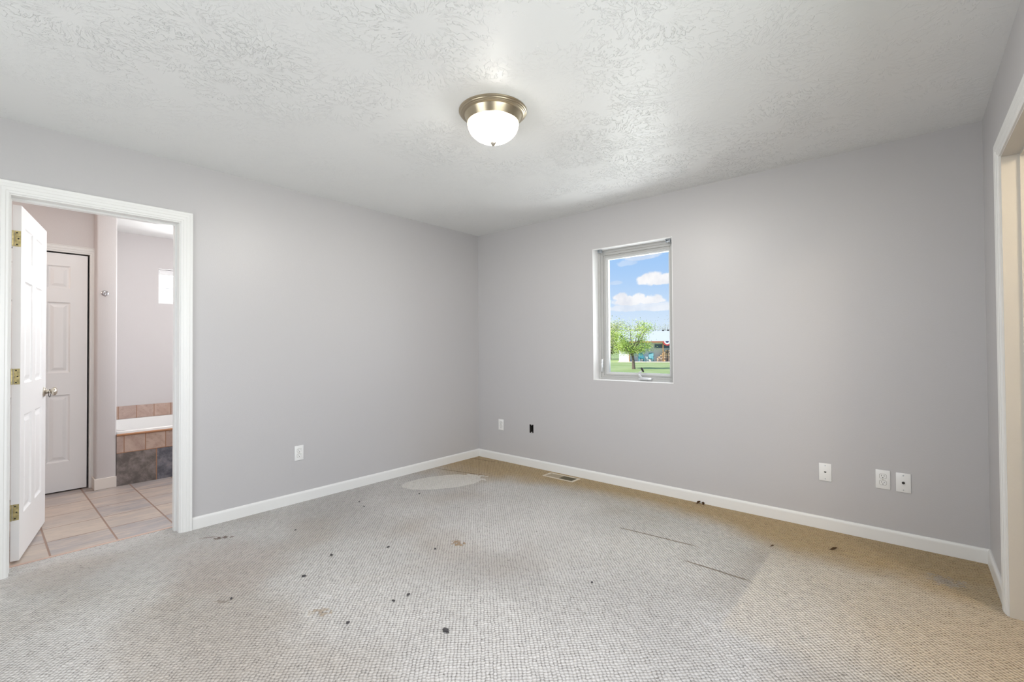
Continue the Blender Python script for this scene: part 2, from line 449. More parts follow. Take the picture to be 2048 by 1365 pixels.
# ------------------------------------------------------------------ mesh helper
class MB:
    def __init__(s):
        s.b = bmesh.new()

    def quad(s, *pts):
        return s.b.faces.new([s.b.verts.new(Vector(q)) for q in pts])

    def box(s, x0, x1, y0, y1, z0, z1, bev=0.0, seg=1):
        vs = [s.b.verts.new((x, y, z)) for x in (x0, x1) for y in (y0, y1) for z in (z0, z1)]
        fs = [s.b.faces.new([vs[i] for i in q]) for q in ((0, 1, 3, 2), (4, 6, 7, 5), (0, 4, 5, 1), (2, 3, 7, 6), (0, 2, 6, 4), (1, 5, 7, 3))]
        if bev:
            es = list({e for f in fs for e in f.edges})
            bmesh.ops.bevel(s.b, geom=es, offset=bev, segments=seg, affect='EDGES', profile=.5)
        return s

    def lathe(s, prof, n=48, mtx=Matrix(), close=False):
        """prof: list of (radius, height), revolved round local z"""
        rings = []
        for (r, h) in prof:
            if r < 1e-6:
                rings.append([s.b.verts.new(mtx @ Vector((0, 0, h)))])
            else:
                rings.append([s.b.verts.new(mtx @ Vector((r * cos(2 * pi * i / n), r * sin(2 * pi * i / n), h))) for i in range(n)])
        for a, c in zip(rings, rings[1:]):
            for i in range(n):
                j = (i + 1) % n
                if len(a) == 1 and len(c) == 1:
                    continue
                if len(a) == 1:
                    s.b.faces.new((a[0], c[i], c[j]))
                elif len(c) == 1:
                    s.b.faces.new((a[i], c[0], a[j]))
                else:
                    s.b.faces.new((a[i], c[i], c[j], a[j]))
        return s

    def tube(s, pts, r, n=10, cap=True):
        pts = [Vector(q) for q in pts]
        rs = r if isinstance(r, (list, tuple)) else [r] * len(pts)
        rings = []
        for i, q in enumerate(pts):
            d = (pts[min(i + 1, len(pts) - 1)] - pts[max(i - 1, 0)]).normalized()
            a = d.orthogonal().normalized() if i == 0 else (rings_a - d * rings_a.dot(d)).normalized()
            rings_a = a
            c = d.cross(a)
            rings.append([s.b.verts.new(q + (a * cos(2 * pi * k / n) + c * sin(2 * pi * k / n)) * rs[i]) for k in range(n)])
        for A, B in zip(rings, rings[1:]):
            for k in range(n):
                s.b.faces.new((A[k], A[(k + 1) % n], B[(k + 1) % n], B[k]))
        if cap:
            s.b.faces.new(list(reversed(rings[0])))
            s.b.faces.new(rings[-1])
        return s

    def prism(s, poly, vec):
        """closed polygon (3-D points) pushed along vec"""
        a = [s.b.verts.new(Vector(q)) for q in poly]
        c = [s.b.verts.new(Vector(q) + Vector(vec)) for q in poly]
        s.b.faces.new(a)
        s.b.faces.new(list(reversed(c)))
        for i in range(len(a)):
            j = (i + 1) % len(a)
            s.b.faces.new((a[i], c[i], c[j], a[j]))
        return s

    def build(s, name, mtl, parent=None, smooth=False, loc=None, rot=None):
        bmesh.ops.recalc_face_normals(s.b, faces=s.b.faces[:])
        me = bpy.data.meshes.new(name)
        s.b.to_mesh(me)
        s.b.free()
        for mm in (mtl if isinstance(mtl, (list, tuple)) else [mtl]):
            me.materials.append(mm)
        if smooth:
            for f in me.polygons:
                f.use_smooth = True
            try:
                me.set_sharp_from_angle(angle=radians(38))
            except Exception:
                pass
        o = bpy.data.objects.new(name, me)
        C.objects.link(o)
        if loc is not None:
            o.location = loc
        if rot is not None:
            o.rotation_euler = rot
        if parent is not None:
            o.parent = parent
        return o


def tag(o, label=None, cat=None, group=None, kind=None):
    if label:
        o['label'] = label
    if cat:
        o['category'] = cat
    if group:
        o['group'] = group
    if kind:
        o['kind'] = kind
    return o


def empty(name, loc=(0, 0, 0), rz=0.0):
    o = bpy.data.objects.new(name, None)
    o.empty_display_size = .1
    C.objects.link(o)
    o.location = loc
    o.rotation_euler = (0, 0, rz)
    return o


def copy_tree(o, parent=None):
    c = o.copy()
    C.objects.link(c)
    c.parent = parent
    for ch in [q for q in bpy.data.objects if q.parent == o]:
        copy_tree(ch, c)
    return c


def wall_slab(axis, a0, a1, z0, z1, t0, t1, holes):
    """wall with rectangular openings. axis 'x': runs along x, thickness in y; axis 'y': runs along y, thickness in x"""
    mb = MB()
    us = sorted({a0, a1, *[h[0] for h in holes], *[h[1] for h in holes]})
    vs = sorted({z0, z1, *[h[2] for h in holes], *[h[3] for h in holes]})

    def P(u, v, t):
        return (u, t, v) if axis == 'x' else (t, u, v)

    def solid(i, j):
        if not (0 <= i < len(us) - 1 and 0 <= j < len(vs) - 1):
            return False
        cu, cv = (us[i] + us[i + 1]) / 2, (vs[j] + vs[j + 1]) / 2
        return not any(h[0] < cu < h[1] and h[2] < cv < h[3] for h in holes)
    for i in range(len(us) - 1):
        for j in range(len(vs) - 1):
            if not solid(i, j):
                continue
            A, B, c, d = us[i], us[i + 1], vs[j], vs[j + 1]
            for t in (t0, t1):
                mb.quad(P(A, c, t), P(B, c, t), P(B, d, t), P(A, d, t))
            if not solid(i - 1, j):
                mb.quad(P(A, c, t0), P(A, c, t1), P(A, d, t1), P(A, d, t0))
            if not solid(i + 1, j):
                mb.quad(P(B, c, t0), P(B, c, t1), P(B, d, t1), P(B, d, t0))
            if not solid(i, j - 1):
                mb.quad(P(A, c, t0), P(A, c, t1), P(B, c, t1), P(B, c, t0))
            if not solid(i, j + 1):
                mb.quad(P(A, d, t0), P(A, d, t1), P(B, d, t1), P(B, d, t0))
    bmesh.ops.remove_doubles(mb.b, verts=mb.b.verts[:], dist=1e-5)
    return mb


def struct(o, label, cat):
    return tag(o, label, cat, kind='structure')


# ------------------------------------------------------------------ room shell
LW, BW, RW = 0.148, 0.17, 0.125     # wall thicknesses
DOOR_Y = (-3.533, -2.753)            # rough opening in the left wall
RD_Y = (-1.455, -0.637)             # rough opening in the right wall
WIN = (1.463, 2.197, 0.901, 2.080)
BOX = (0.7205, 0.7705, 0.340, 0.4235)

fl = MB()
fl.quad((0, -D, 0), (W, -D, 0), (W, 0, 0), (0, 0, 0))
fl.quad((-LW, DOOR_Y[0], 0), (0, DOOR_Y[0], 0), (0, DOOR_Y[1], 0), (-LW, DOOR_Y[1], 0))
fl.quad((W, -1.75, 0), (W + 2.1, -1.75, 0), (W + 2.1, 0, 0), (W, 0, 0))
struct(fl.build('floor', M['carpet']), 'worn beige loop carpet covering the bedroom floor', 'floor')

ce = MB()
ce.box(-.05, W + .05, -D - .05, .05, H, H + .15)
struct(ce.build('ceiling', M['ceiling']), 'white stomp-textured bedroom ceiling', 'ceiling')

struct(wall_slab('y', -D, 0.0, 0, H, 0.0, -LW, [(DOOR_Y[0], DOOR_Y[1], -0.001, 2.05)]).build('wall_left', M['wall']),
       'grey bedroom wall with the open bathroom doorway', 'wall')
struct(wall_slab('x', -LW, W + RW, 0, H, 0.0, BW, [(WIN[0], WIN[1], WIN[2], WIN[3]), BOX]).build('wall_back', M['wall']),
       'grey bedroom wall with the small casement window', 'wall')
struct(wall_slab('y', -D, 0.0, 0, H, W, W + RW, [(RD_Y[0], RD_Y[1], -0.001, 2.05), (-3.50, -1.86, .72, 2.12)]).build('wall_right', M['wall']),
       'grey bedroom wall with a cased doorway close to the corner', 'wall')
struct(wall_slab('x', -LW, W + RW, 0, H, -D, -D - .12, [(.85, 2.65, .95, 2.12)]).build('wall_front', M['wall']), 'grey bedroom wall facing the window', 'wall')


# ---- baseboards: rounded profile, mitred inside corners
def baseboard(name, p0, p1, nrm, m0, m1, label, h=.080, t=.013):
    """p0->p1 along the wall foot, nrm into the room, m0/m1 = 1 where the end is mitred into a corner"""
    prof = [(0, 0), (t, 0), (t, h - .017), (t * .93, h - .010), (t * .72, h - .004), (t * .4, h), (0, h)]
    p0, p1, nrm = Vector(p0), Vector(p1), Vector(nrm)
    d = (p1 - p0).normalized()
    mb = MB()
    A = [mb.b.verts.new(p0 + nrm * q + d * (q * m0) + Vector((0, 0, z))) for q, z in prof]
    B = [mb.b.verts.new(p1 + nrm * q - d * (q * m1) + Vector((0, 0, z))) for q, z in prof]
    for i in range(len(prof)):
        j = (i + 1) % len(prof)
        mb.b.faces.new((A[i], A[j], B[j], B[i]))
    mb.b.faces.new(A)
    mb.b.faces.new(list(reversed(B)))
    return struct(mb.build(name, M['trim']), label, 'baseboard')


baseboard('baseboard_left', (0, -2.694, 0), (0, 0, 0), (1, 0, 0), 0, 1, 'white baseboard running from bathroom doorway to far corner')
baseboard('baseboard_front', (0, -D, 0), (0, -3.592, 0), (1, 0, 0), 0, 0, 'white baseboard stub on the hinge side of the bathroom doorway')
baseboard('baseboard_back', (0, 0, 0), (W, 0, 0), (0, -1, 0), 1, 1, 'white baseboard under the window wall')
baseboard('baseboard_right', (W, 0, 0), (W, -.578, 0), (-1, 0, 0), 1, 0, 'short white baseboard between corner and right doorway')


# ---- door casings: stepped colonial profile swept round the opening with mitred heads
def casing(name, axis, face, sgn, a_in0, a_in1, z_in, label, width=.066):
    prof = [(0, 0), (0, .007), (.004, .009), (.012, .0095), (.015, .012), (.030, .0135), (.033, .0155), (.047, .0165), (.050, .015), (.060, .0175), (width - .002, .0175), (width, .014), (width, 0)]
    path = [((a_in0, 0), (-1, 0)), ((a_in0, z_in), (-1, 1)), ((a_in1, z_in), (1, 1)), ((a_in1, 0), (1, 0))]
    mb = MB()
    rings = []
    for (a, z), (da, dz) in path:
        ring = []
        for (wd, t) in prof:
            aa, zz, tt = a + da * wd, z + dz * wd, face + sgn * t
            ring.append(mb.b.verts.new((tt, aa, zz) if axis == 'y' else (aa, tt, zz)))
        rings.append(ring)
    for A, B in zip(rings, rings[1:]):
        for i in range(len(prof) - 1):
            mb.b.faces.new((A[i], A[i + 1], B[i + 1], B[i]))
    return struct(mb.build(name, M['trim']), label, 'door casing')


def jamb(name, axis, t0, t1, a0, a1, ztop, stop_t, mtl, label, th=.014):
    """three lining boards and the door stop inside an opening; a0..a1 clear width, ztop clear height"""
    mb = MB()

    def bx(A0, A1, T0, T1, z0, z1):
        if axis == 'y':
            mb.box(min(T0, T1), max(T0, T1), A0, A1, z0, z1)
        else:
            mb.box(A0, A1, min(T0, T1), max(T0, T1), z0, z1)
    bx(a0 - th, a0, t0, t1, 0.0, ztop)
    bx(a1, a1 + th, t0, t1, 0.0, ztop)
    bx(a0 - th, a1 + th, t0, t1, ztop, ztop + th)
    s0, s1 = stop_t
    bx(a0, a0 + .005, s0, s1, 0.0, ztop - .011)
    bx(a1 - .011, a1, s0, s1, 0.0, ztop - .011)
    bx(a0, a1, s0, s1, ztop - .011, ztop)
    return struct(mb.build(name, mtl), label, 'door jamb')


casing('trim_1', 'y', 0.0, 1, -3.524, -2.761, 2.043, 'white casing around the bathroom doorway')
jamb('trim_2', 'y', 0.001, -LW, -3.518, -2.767, 2.036, (-.060, -.103), M['trim'], 'white jamb lining the bathroom doorway')
casing('trim_3', 'y', W, -1, -1.448, -.644, 2.043, 'white casing around the doorway in the right wall')
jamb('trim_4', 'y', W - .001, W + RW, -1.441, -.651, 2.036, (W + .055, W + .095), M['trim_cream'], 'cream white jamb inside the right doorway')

# the short hall beyond the right doorway
hl = MB()
hl.box(W + RW, W + 2.1, 0.0, .12, 0, H)
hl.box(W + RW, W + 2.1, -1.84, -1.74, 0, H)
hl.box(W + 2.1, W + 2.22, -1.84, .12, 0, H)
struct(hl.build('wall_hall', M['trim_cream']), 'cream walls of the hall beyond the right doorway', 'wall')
hc = MB().box(W + RW, W + 2.2, -1.84, .1, H, H + .12)
struct(hc.build('ceiling_hall', M['ceiling_plain']), 'white ceiling of the hall beyond the right doorway', 'ceiling')


# ------------------------------------------------------------------ window_1: white vinyl casement in the back wall
x0, x1, z0, z1 = WIN
win = struct(empty('window_1', ((x0 + x1) / 2, 0, z0)), 'backlit white vinyl casement window looking out on a lawn and white outbuilding', 'window')
wl = Matrix.Translation(-Vector(((x0 + x1) / 2, 0, z0)))


def wbuild(mb, name, mtl, parent=win, **k):
    if parent is win:
        mb.b.transform(wl)
    return mb.build(name, mtl, parent, **k)


def ring_rect(mb, X0, X1, Z0, Z1, wl_, wr, wt, wb, y0, y1, bev=0.0):
    mb.box(X0, X0 + wl_, y0, y1, Z0, Z1, bev)
    mb.box(X1 - wr, X1, y0, y1, Z0, Z1, bev)
    mb.box(X0 + wl_, X1 - wr, y0, y1, Z1 - wt, Z1, bev)
    mb.box(X0 + wl_, X1 - wr, y0, y1, Z0, Z0 + wb, bev)


e = .0015
rv = MB()      # painted drywall returns with a softly rounded arris
for (A, B) in (((x0, z0), (x0, z1)), ((x1, z0), (x1, z1)), ((x0, z0), (x1, z0)), ((x0, z1), (x1, z1))):
    (ax, az), (bx_, bz) = A, B
    if ax == bx_:
        s_ = 1 if ax == x0 else -1
        rv.box(min(ax, ax + s_ * .004), max(ax, ax + s_ * .004), -.001, .095, z0, z1, .0012)
    else:
        s_ = 1 if az == z0 else -1
        rv.box(x0, x1, -.001, .095, min(az, az + s_ * .004), max(az, az + s_ * .004), .0012)
wbuild(rv, 'reveal', M['reveal'])['label'] = 'white painted window return'
fr = MB()
ring_rect(fr, x0 + e, x1 - e, z0 + e, z1 - e, .028, .028, .028, .022, .088, .165, .002)
ring_rect(fr, x0 + .028, x1 - .028, z0 + .022, z1 - .028, .024, .024, .022, .018, .096, .165, .0015)
ring_rect(fr, x0 + .052, x1 - .052, z0 + .040, z1 - .050, .020, .014, .018, .014, .104, .165, .0015)
wbuild(fr, 'window_frame', M['vinyl'])
sa = MB()
ring_rect(sa, x0 + .068, x1 - .062, z0 + .051, z1 - .064, .010, .008, .010, .009, .108, .150, .001)
ring_rect(sa, x0 + .076, x1 - .069, z0 + .058, z1 - .072, .018, .008, .016, .012, .116, .146, .001)
sash = wbuild(sa, 'sash', M['vinyl_light'])
gp = MB().box(x0 + .090, x1 - .074, .130, .134, z0 + .066, z1 - .084)
wbuild(gp, 'glass_pane', M['glass'])
lk = MB()
lk.box(x0 + .030, x0 + .050, .080, .098, .972, 1.088, .004, 2)
lk.box(x0 + .038, x0 + .056, .066, .082, .985, 1.045, .004, 2)
wbuild(lk, 'sash_lock', M['silver'], smooth=True)
ck = MB()
ck.box(1.868, 1.985, .058, .098, .917, .935, .006, 2)
crank = wbuild(ck, 'crank_base', M['silver'], smooth=True)
ca = MB().tube([(1.890, .072, .934), (1.876, .060, .958), (1.872, .050, .968), (1.902, .048, .990), (1.912, .048, .996)], [.009, .008, .008, .006, .005], 10)
ca.b.transform(wl)
crank_arm = ca.build('crank_arm', M['silver'], crank, smooth=True)
kb = MB().tube([(1.921, .048, .984), (1.910, .048, 1.004), (1.905, .048, 1.014), (1.901, .048, 1.020)], [.006, .009, .0095, .006], 12)
kb.b.transform(wl)
kb.build('crank_knob', M['black'], crank, smooth=True)

# roller blind brackets left in the head of the window recess
br = MB()
br.box(-.018, .018, -.014, .014, -.004, .0, .0008)
br.box(-.018, -.015, -.014, .012, -.026, -.004, .0006)
br.box(.012, .018, -.012, .010, -.030, -.004, .0006)
br.tube([(-.016, 0, -.018), (.012, 0, -.018)], .006, 10)
b1 = br.build('blind_bracket', M['steel'], loc=(x0 + .052, .046, z1 - .004))
tag(b1, 'small steel blind bracket in the head of the window recess, left corner', 'bracket', 'blind brackets in the window recess')
b2 = b1.copy()
C.objects.link(b2)
b2.location = (x1 - .052, .046, z1 - .004)
b2['label'] = 'small steel blind bracket in the head of the window recess, right corner'


# ------------------------------------------------------------------ six panel doors
def door_leaf(width, height, th, cols, rows):
    mb = MB()
    us = sorted({0, width, *[c for q in cols for c in q]})
    vs = sorted({0, height, *[r for q in rows for r in q]})
    for face in (0, 1):
        def P(u, v, d):
            return (u, d if face == 0 else th - d, v)
        for i in range(len(us) - 1):
            for j in range(len(vs) - 1):
                a, b_, c, d = us[i], us[i + 1], vs[j], vs[j + 1]
                if (a, b_) in cols and (c, d) in rows:
                    loops = [(0, 0), (.006, .006), (.012, .0095), (.022, .0095), (.042, .003), (.046, .0025)]
                    for (i0, d0), (i1, d1) in zip(loops, loops[1:]):
                        A = [(a + i0, c + i0), (b_ - i0, c + i0), (b_ - i0, d - i0), (a + i0, d - i0)]
                        B = [(a + i1, c + i1), (b_ - i1, c + i1), (b_ - i1, d - i1), (a + i1, d - i1)]
                        for k in range(4):
                            l = (k + 1) % 4
                            mb.quad(P(*A[k], d0), P(*A[l], d0), P(*B[l], d1), P(*B[k], d1))
                    i1, d1 = loops[-1]
                    mb.quad(P(a + i1, c + i1, d1), P(b_ - i1, c + i1, d1), P(b_ - i1, d - i1, d1), P(a + i1, d - i1, d1))
                else:
                    mb.quad(P(a, c, 0), P(b_, c, 0), P(b_, d, 0), P(a, d, 0))
    for u in (0, width):
        for j in range(len(vs) - 1):
            mb.quad((u, 0, vs[j]), (u, th, vs[j]), (u, th, vs[j + 1]), (u, 0, vs[j + 1]))
    for v in (0, height):
        for i in range(len(us) - 1):
            mb.quad((us[i], 0, v), (us[i], th, v), (us[i + 1], th, v), (us[i + 1], 0, v))
    bmesh.ops.remove_doubles(mb.b, verts=mb.b.verts[:], dist=1e-5)
    return mb


DTH = radians(168.31)
cols1, cols2 = [(.097, .300), (.397, .601)], [(.108, .252), (.354, .497)]
rows = [(.245, .813), (.998, 1.596), (1.712, 1.905)]
d1 = door_leaf(.735, 2.018, .035, cols1, rows).build('door_1', M['door'], loc=(-.2043, -3.4712, .012), rot=(0, 0, DTH))
struct(d1, 'white six panel door standing open into the bathroom', 'door')
for hz in (1.826, 1.041, .273):
    hg = MB()
    hg.box(-.0022, -.0002, .0015, .0270, hz - .045, hz + .045, .0007)
    hinge = hg.build('hinge', M['brass'], d1)
    hinge['label'] = 'brass butt hinge'
    kn = MB().tube([(-.006, .034, hz - .045), (-.006, .034, hz + .045)], .0055, 12)
    kn.build('knuckle', M['brass'], hinge, smooth=True)
    sc_ = MB()
    for (sy, sz) in ((.017, .034), (.011, 0.0), (.017, -.034)):
        sc_.lathe([(0, 0), (.004, 0), (.0035, .0012), (0, .0012)], 12, Matrix.Translation((-.0023, sy, hz + sz)) @ Matrix.Rotation(-pi / 2, 4, 'Y'))
    sc_.build('screw', M['dark'], hinge)
ym = Matrix.Translation((.668, 0, .905)) @ Matrix.Rotation(pi / 2, 4, 'X')       # local z -> -y of the leaf
knob = MB().lathe([(0, 0), (.033, 0), (.033, .004), (.029, .008), (.022, .009), (.016, .014), (.0125, .024), (.011, .032), (.012, .034), (.020, .038), (.0265, .045), (.028, .053), (.0255, .060), (.018, .0645), (.008, .0662), (0, .0665)], 40, ym)
knob.build('doorknob', M['nickel'], d1, smooth=True)['label'] = 'worn nickel door knob'
ym2 = Matrix.Translation((.668, .035, .905)) @ Matrix.Rotation(-pi / 2, 4, 'X')
MB().lathe([(0, 0), (.033, 0), (.033, .004), (.022, .009), (.0125, .024), (.012, .034), (.0265, .045), (.0255, .060), (0, .0665)], 32, ym2).build('doorknob', M['nickel'], d1, smooth=True)
MB().box(.7352, .7365, .006, .029, .875, .935, .0005).build('latch_plate', M['nickel'], d1)
# black hair tie looped over the knob shank
rotm = Matrix.Translation((-.2043, -3.4712, .012)) @ Matrix.Rotation(DTH, 4, 'Z')
ht = MB()
lp = [(.668 + .0135 * sin(q) * (1 - .25 * (cos(q) < 0)), -.029 - .004 * sin(q), .905 - .013 + .026 * cos(q)) for q in [2 * pi * i / 22 for i in range(23)]]
ht.tube([rotm @ Vector(q) for q in lp], .0016, 8, cap=False)
tag(ht.build('hair_tie', M['black'], smooth=True), 'thin black hair tie looped over the bathroom door knob', 'hair tie')

d2 = door_leaf(.605, 2.010, .035, cols2, rows).build('door_2', M['door'], loc=(-1.802, -3.6165, .010), rot=(0, 0, pi / 2))
struct(d2, 'white six panel closet door shut at the back of the bathroom', 'door')

# ------------------------------------------------------------------ bathroom shell
struct(MB().box(-2.75, -LW, -4.75, -1.10, -.02, -.0005).build('floor_bathroom', M['floor_tile']), 'slate look square floor tiles in the bathroom', 'floor')
struct(MB().box(-2.75, -.10, -4.75, -1.0, H, H + .15).build('ceiling_bathroom', M['ceiling_plain']), 'white bathroom ceiling above the tub', 'ceiling')
struct(MB().box(-.168, -.146, DOOR_Y[0], DOOR_Y[1], -.004, .0035, .001).build('trim_5', mat('pink grout strip', (.55, .40, .33), .6)), 'pinkish threshold strip between carpet and bathroom tile', 'threshold')
BWIN = (-2.340, -1.74, 1.708, 2.092)
struct(wall_slab('y', -2.970, -1.0, 0, H, -2.63, -2.78, [BWIN]).build('wall_bathroom_back', M['wall_bath']), 'pale bathroom wall behind the tub', 'wall')
struct(wall_slab('y', -4.75, -2.970, 0, H, -1.793, -1.91, [(-3.635, -2.992, -.001, 2.035)]).build('wall_closet', M['wall_bath']), 'pinkish wall above the bathroom closet door', 'wall')
struct(wall_slab('x', -2.78, -LW, 0, H, -1.15, -1.02, [(-1.65, -.85, 1.1, 2.0)]).build('wall_bathroom_right', M['wall_bath']), 'pale bathroom end wall beside the tub', 'wall')
struct(MB().box(-2.78, -LW, -4.75, -4.63, 0, H).build('wall_bathroom_left', M['wall_bath']), 'pinkish bathroom end wall behind the open door', 'wall')
struct(MB().box(-2.60, -1.915, -3.9, -2.99, 0.0, H).build('wall_closet_inside', M['dark']), 'dark closet inside behind the shut door', 'wall')
pt = MB().box(-2.63, -1.650, -2.970, -2.835, 0, H, .012, 3)
struct(pt.build('partition', M['wall_bath'], smooth=True), 'narrow pinkish wall end between closet door and tub', 'partition wall')
bb = MB()
bb.box(-1.780, -1.640, -2.982, -2.970, 0, .095, .003, 2)
bb.box(-1.650, -1.638, -2.982, -2.836, 0, .095, .003, 2)
struct(bb.build('baseboard_bathroom', mat('cream baseboard', (.80, .74, .68), .4)), 'cream baseboard wrapped round the bathroom wall end', 'baseboard')
casing('trim_6', 'y', -1.793, 1, -3.628, -2.999, 2.030, 'white casing around the bathroom closet door', .062).scale = (1, 1, 1)
MBj = MB()
MBj.box(-1.91, -1.793, -2.999, -2.993, 0, 2.03)
MBj.box(-1.91, -1.793, -3.634, -3.628, 0, 2.03)
struct(MBj.build('trim_7', M['trim']), 'white jamb strips beside the bathroom closet door', 'door jamb')
struct(MB().box(-.3, W + .4, -D - 2.20, -D - .12, H + .02, H + .14).build('added_sunshade_front', M['trim']), 'white eave added to keep sun out of the bedroom', 'sunshade')  # unseen slab added to block sun at the front opening
# unseen slab added to keep the sun off the bathroom window
struct(MB().box(-3.75, -2.75, -5.2, -.6, H + .02, H + .14).build('added_sunshade_bathroom', M['trim']), 'white eave added to keep sun off the bathroom window', 'sunshade')

# bathroom window over the tub (horizontal slider seen in part)
y0, y1, z0, z1 = BWIN
bw = struct(empty('window_2', (-2.63, (y0 + y1) / 2, z0)), 'small bright bathroom window high above the tub', 'window')
wl = Matrix.Translation(-Vector((-2.63, (y0 + y1) / 2, z0)))
bf = MB()
for (a, b_, c, d) in ((y0 + e, y0 + .022, z0 + e, z1 - e), (y1 - .022, y1 - e, z0 + e, z1 - e), (y0 + .022, y1 - .022, z0 + e, z0 + .026), (y0 + .022, y1 - .022, z1 - .060, z1 - e)):
    bf.box(-2.745, -2.690, a, b_, c, d, .002)
bf.b.transform(wl)
bf.build('window_frame', M['reveal'], bw)
rl = MB().box(-2.735, -2.715, y0 + .022, y1 - .022, 1.886, 1.8895)
rl.b.transform(wl)
rl.build('meeting_rail', M['boxdark'], bw)  # rail coloured near black for its backlit shade
g2 = MB().box(-2.730, -2.726, y0 + .02, y1 - .02, z0 + .024, z1 - .058)
g2.b.transform(wl)
g2.build('glass_pane', M['glass'], bw)

# tub deck, tub and backsplash
deck = tag(empty('tub_deck', (-2.13, -2.0, 0)), 'tiled tub deck with terracotta row above dark slate apron', 'tub deck')
dl = Matrix.Translation(Vector((2.13, 2.0, 0)))
for nm, bx, mt in (('slate_apron', (-1.662, -1.650, -2.8345, -1.151, 0.0, .292), 'slate'), ('tile_row', (-1.662, -1.648, -2.8345, -1.151, .292, .438), 'tile_small')):
    o = MB().box(*bx).build(nm, M[mt])
    o.location = (0, 0, 0)
    o.parent = deck
    o.matrix_parent_inverse = dl
gs = MB().box(-1.6615, -1.6485, -2.8345, -1.151, .287, .296)
o = gs.build('grout_strip', M['grout'])
o.parent = deck
o.matrix_parent_inverse = dl
nz_ = MB()
nz_.tube([(-1.650, -2.8345, .447), (-1.650, -1.151, .447)], .0105, 12)
o = nz_.build('bullnose', M['grout'], smooth=True)
o.parent = deck
o.matrix_parent_inverse = dl
ff = MB().box(-1.690, -1.6625, -2.8345, -1.151, 0, .450)
o = ff.build('deck_frame', M['tub'])
o.parent = deck
o.matrix_parent_inverse = dl


def sup(a, b_, n, k, N=56):
    q = 2 * pi * k / N
    cx, sy = cos(q), sin(q)
    return (math.copysign(abs(cx) ** (2 / n), cx) * a, math.copysign(abs(sy) ** (2 / n), sy) * b_)


tb = MB()
rings = []
for (a, b_, zz, nn) in ((.468, .838, .440, 40), (.468, .838, .468, 40), (.460, .830, .474, 30), (.430, .815, .474, 16), (.420, .805, .462, 14), (.395, .785, .360, 10), (.35, .70, .18, 6), (.28, .58, .10, 4), (.0, .0, .09, 4)):
    if a == 0:
        rings.append([tb.b.verts.new((-2.158, -1.994, zz))])
    else:
        rings.append([tb.b.verts.new((-2.158 + sup(a, b_, nn, k)[0], -1.994 + sup(a, b_, nn, k)[1], zz)) for k in range(56)])
for A, B in zip(rings, rings[1:]):
    for k in range(56):
        l = (k + 1) % 56
        if len(B) == 1:
            tb.b.faces.new((A[k], A[l], B[0]))
        else:
            tb.b.faces.new((A[k], A[l], B[l], B[k]))
tag(tb.build('bathtub', M['tub'], smooth=True), 'white drop-in bathtub behind the terracotta tiled deck', 'bathtub')
struct(MB().box(-2.6295, -2.620, -2.8345, -1.151, .474, .607, .001).build('trim_9', M['tile_back']), 'terracotta tile backsplash above the white tub', 'backsplash')

# robe hook on the wall end
rh = tag(empty('robe_hook', (-1.650, -2.918, 1.692)), 'chrome robe hook on the narrow bathroom wall end', 'robe hook')
rx = Matrix.Rotation(pi / 2, 4, 'Y')
MB().lathe([(0, 0), (.024, 0), (.024, .004), (.019, .007), (.017, .012), (.010, .016), (0, .016)], 32, rx).build('escutcheon', M['chrome'], rh, smooth=True)
MB().tube([(.014, 0, 0), (.032, .002, .002), (.044, .006, .006), (.048, .010, .014)], [.007, .0065, .006, .007], 12).build('upper_prong', M['chrome'], rh, smooth=True)
MB().tube([(.026, 0, 0), (.036, -.002, -.010), (.044, -.004, -.022), (.050, -.004, -.028)], [.006, .006, .0055, .0065], 12).build('lower_prong', M['chrome'], rh, smooth=True)

# ------------------------------------------------------------------ wall plates
def duplex(face):
    """built facing -y at the origin; returns root"""
    r = empty('electrical_outlet')
    MB().box(-.0352, .0352, -.0055, 0, -.0572, .0572, .0025, 2).build('cover_plate', M['plate'], r, smooth=True)
    for s_ in (1, -1):
        k = MB()
        n = 28
        poly = []
        for i in range(n):
            q = 2 * pi * i / n
            poly.append((max(-.0165, min(.0165, .0172 * cos(q) * 1.05)), -.0055, s_ * .0195 + max(-.0140, min(.0140, .0172 * sin(q)))))
        k.prism(poly, (0, -.0016, 0))
        so_ = k.build('receptacle', M['plate'], r)
        gp_ = MB().prism([(px * 1.07, -.0054, s_ * .0195 + (pz - s_ * .0195) * 1.08) for px, _, pz in poly], (0, -.0004, 0))
        gp_.build('receptacle_gap', M['vent_dark'], r)
        for (sx, sz, w_, h_) in ((-.0063, .004, .0022, .0085), (.0063, .004, .0022, .0070)):
            MB().box(sx - w_ / 2, sx + w_ / 2, -.0076, -.0068, s_ * .0195 + sz - h_ / 2, s_ * .0195 + sz + h_ / 2).build('slot', M['dark'], so_)
        MB().lathe([(0, 0), (.0026, 0), (.0026, .0008), (0, .0008)], 14, Matrix.Translation((0, -.0068, s_ * .0195 - .0075)) @ Matrix.Rotation(pi / 2, 4, 'X')).build('ground_hole', M['dark'], so_)
    MB().lathe([(0, 0), (.003, 0), (.0025, .001), (0, .001)], 14, Matrix.Translation((0, -.0055, 0)) @ Matrix.Rotation(pi / 2, 4, 'X')).build('screw', M['nickel'], r)
    return r


o1 = duplex(0)
o1.location = (3.4905, 0, .3785)
tag(o1, 'white duplex outlet beside the cable plate on the window wall', 'outlet', 'duplex outlets')
o2 = copy_tree(o1)
o2.location = (.336, 0, .380)
o2['label'] = 'white duplex outlet next to the open box near the far corner'
o3 = copy_tree(o1)
o3.location = (0, -1.985, .385)
o3.rotation_euler = (0, 0, pi / 2)
o3['label'] = 'white duplex outlet on the wall right of the bathroom doorway'


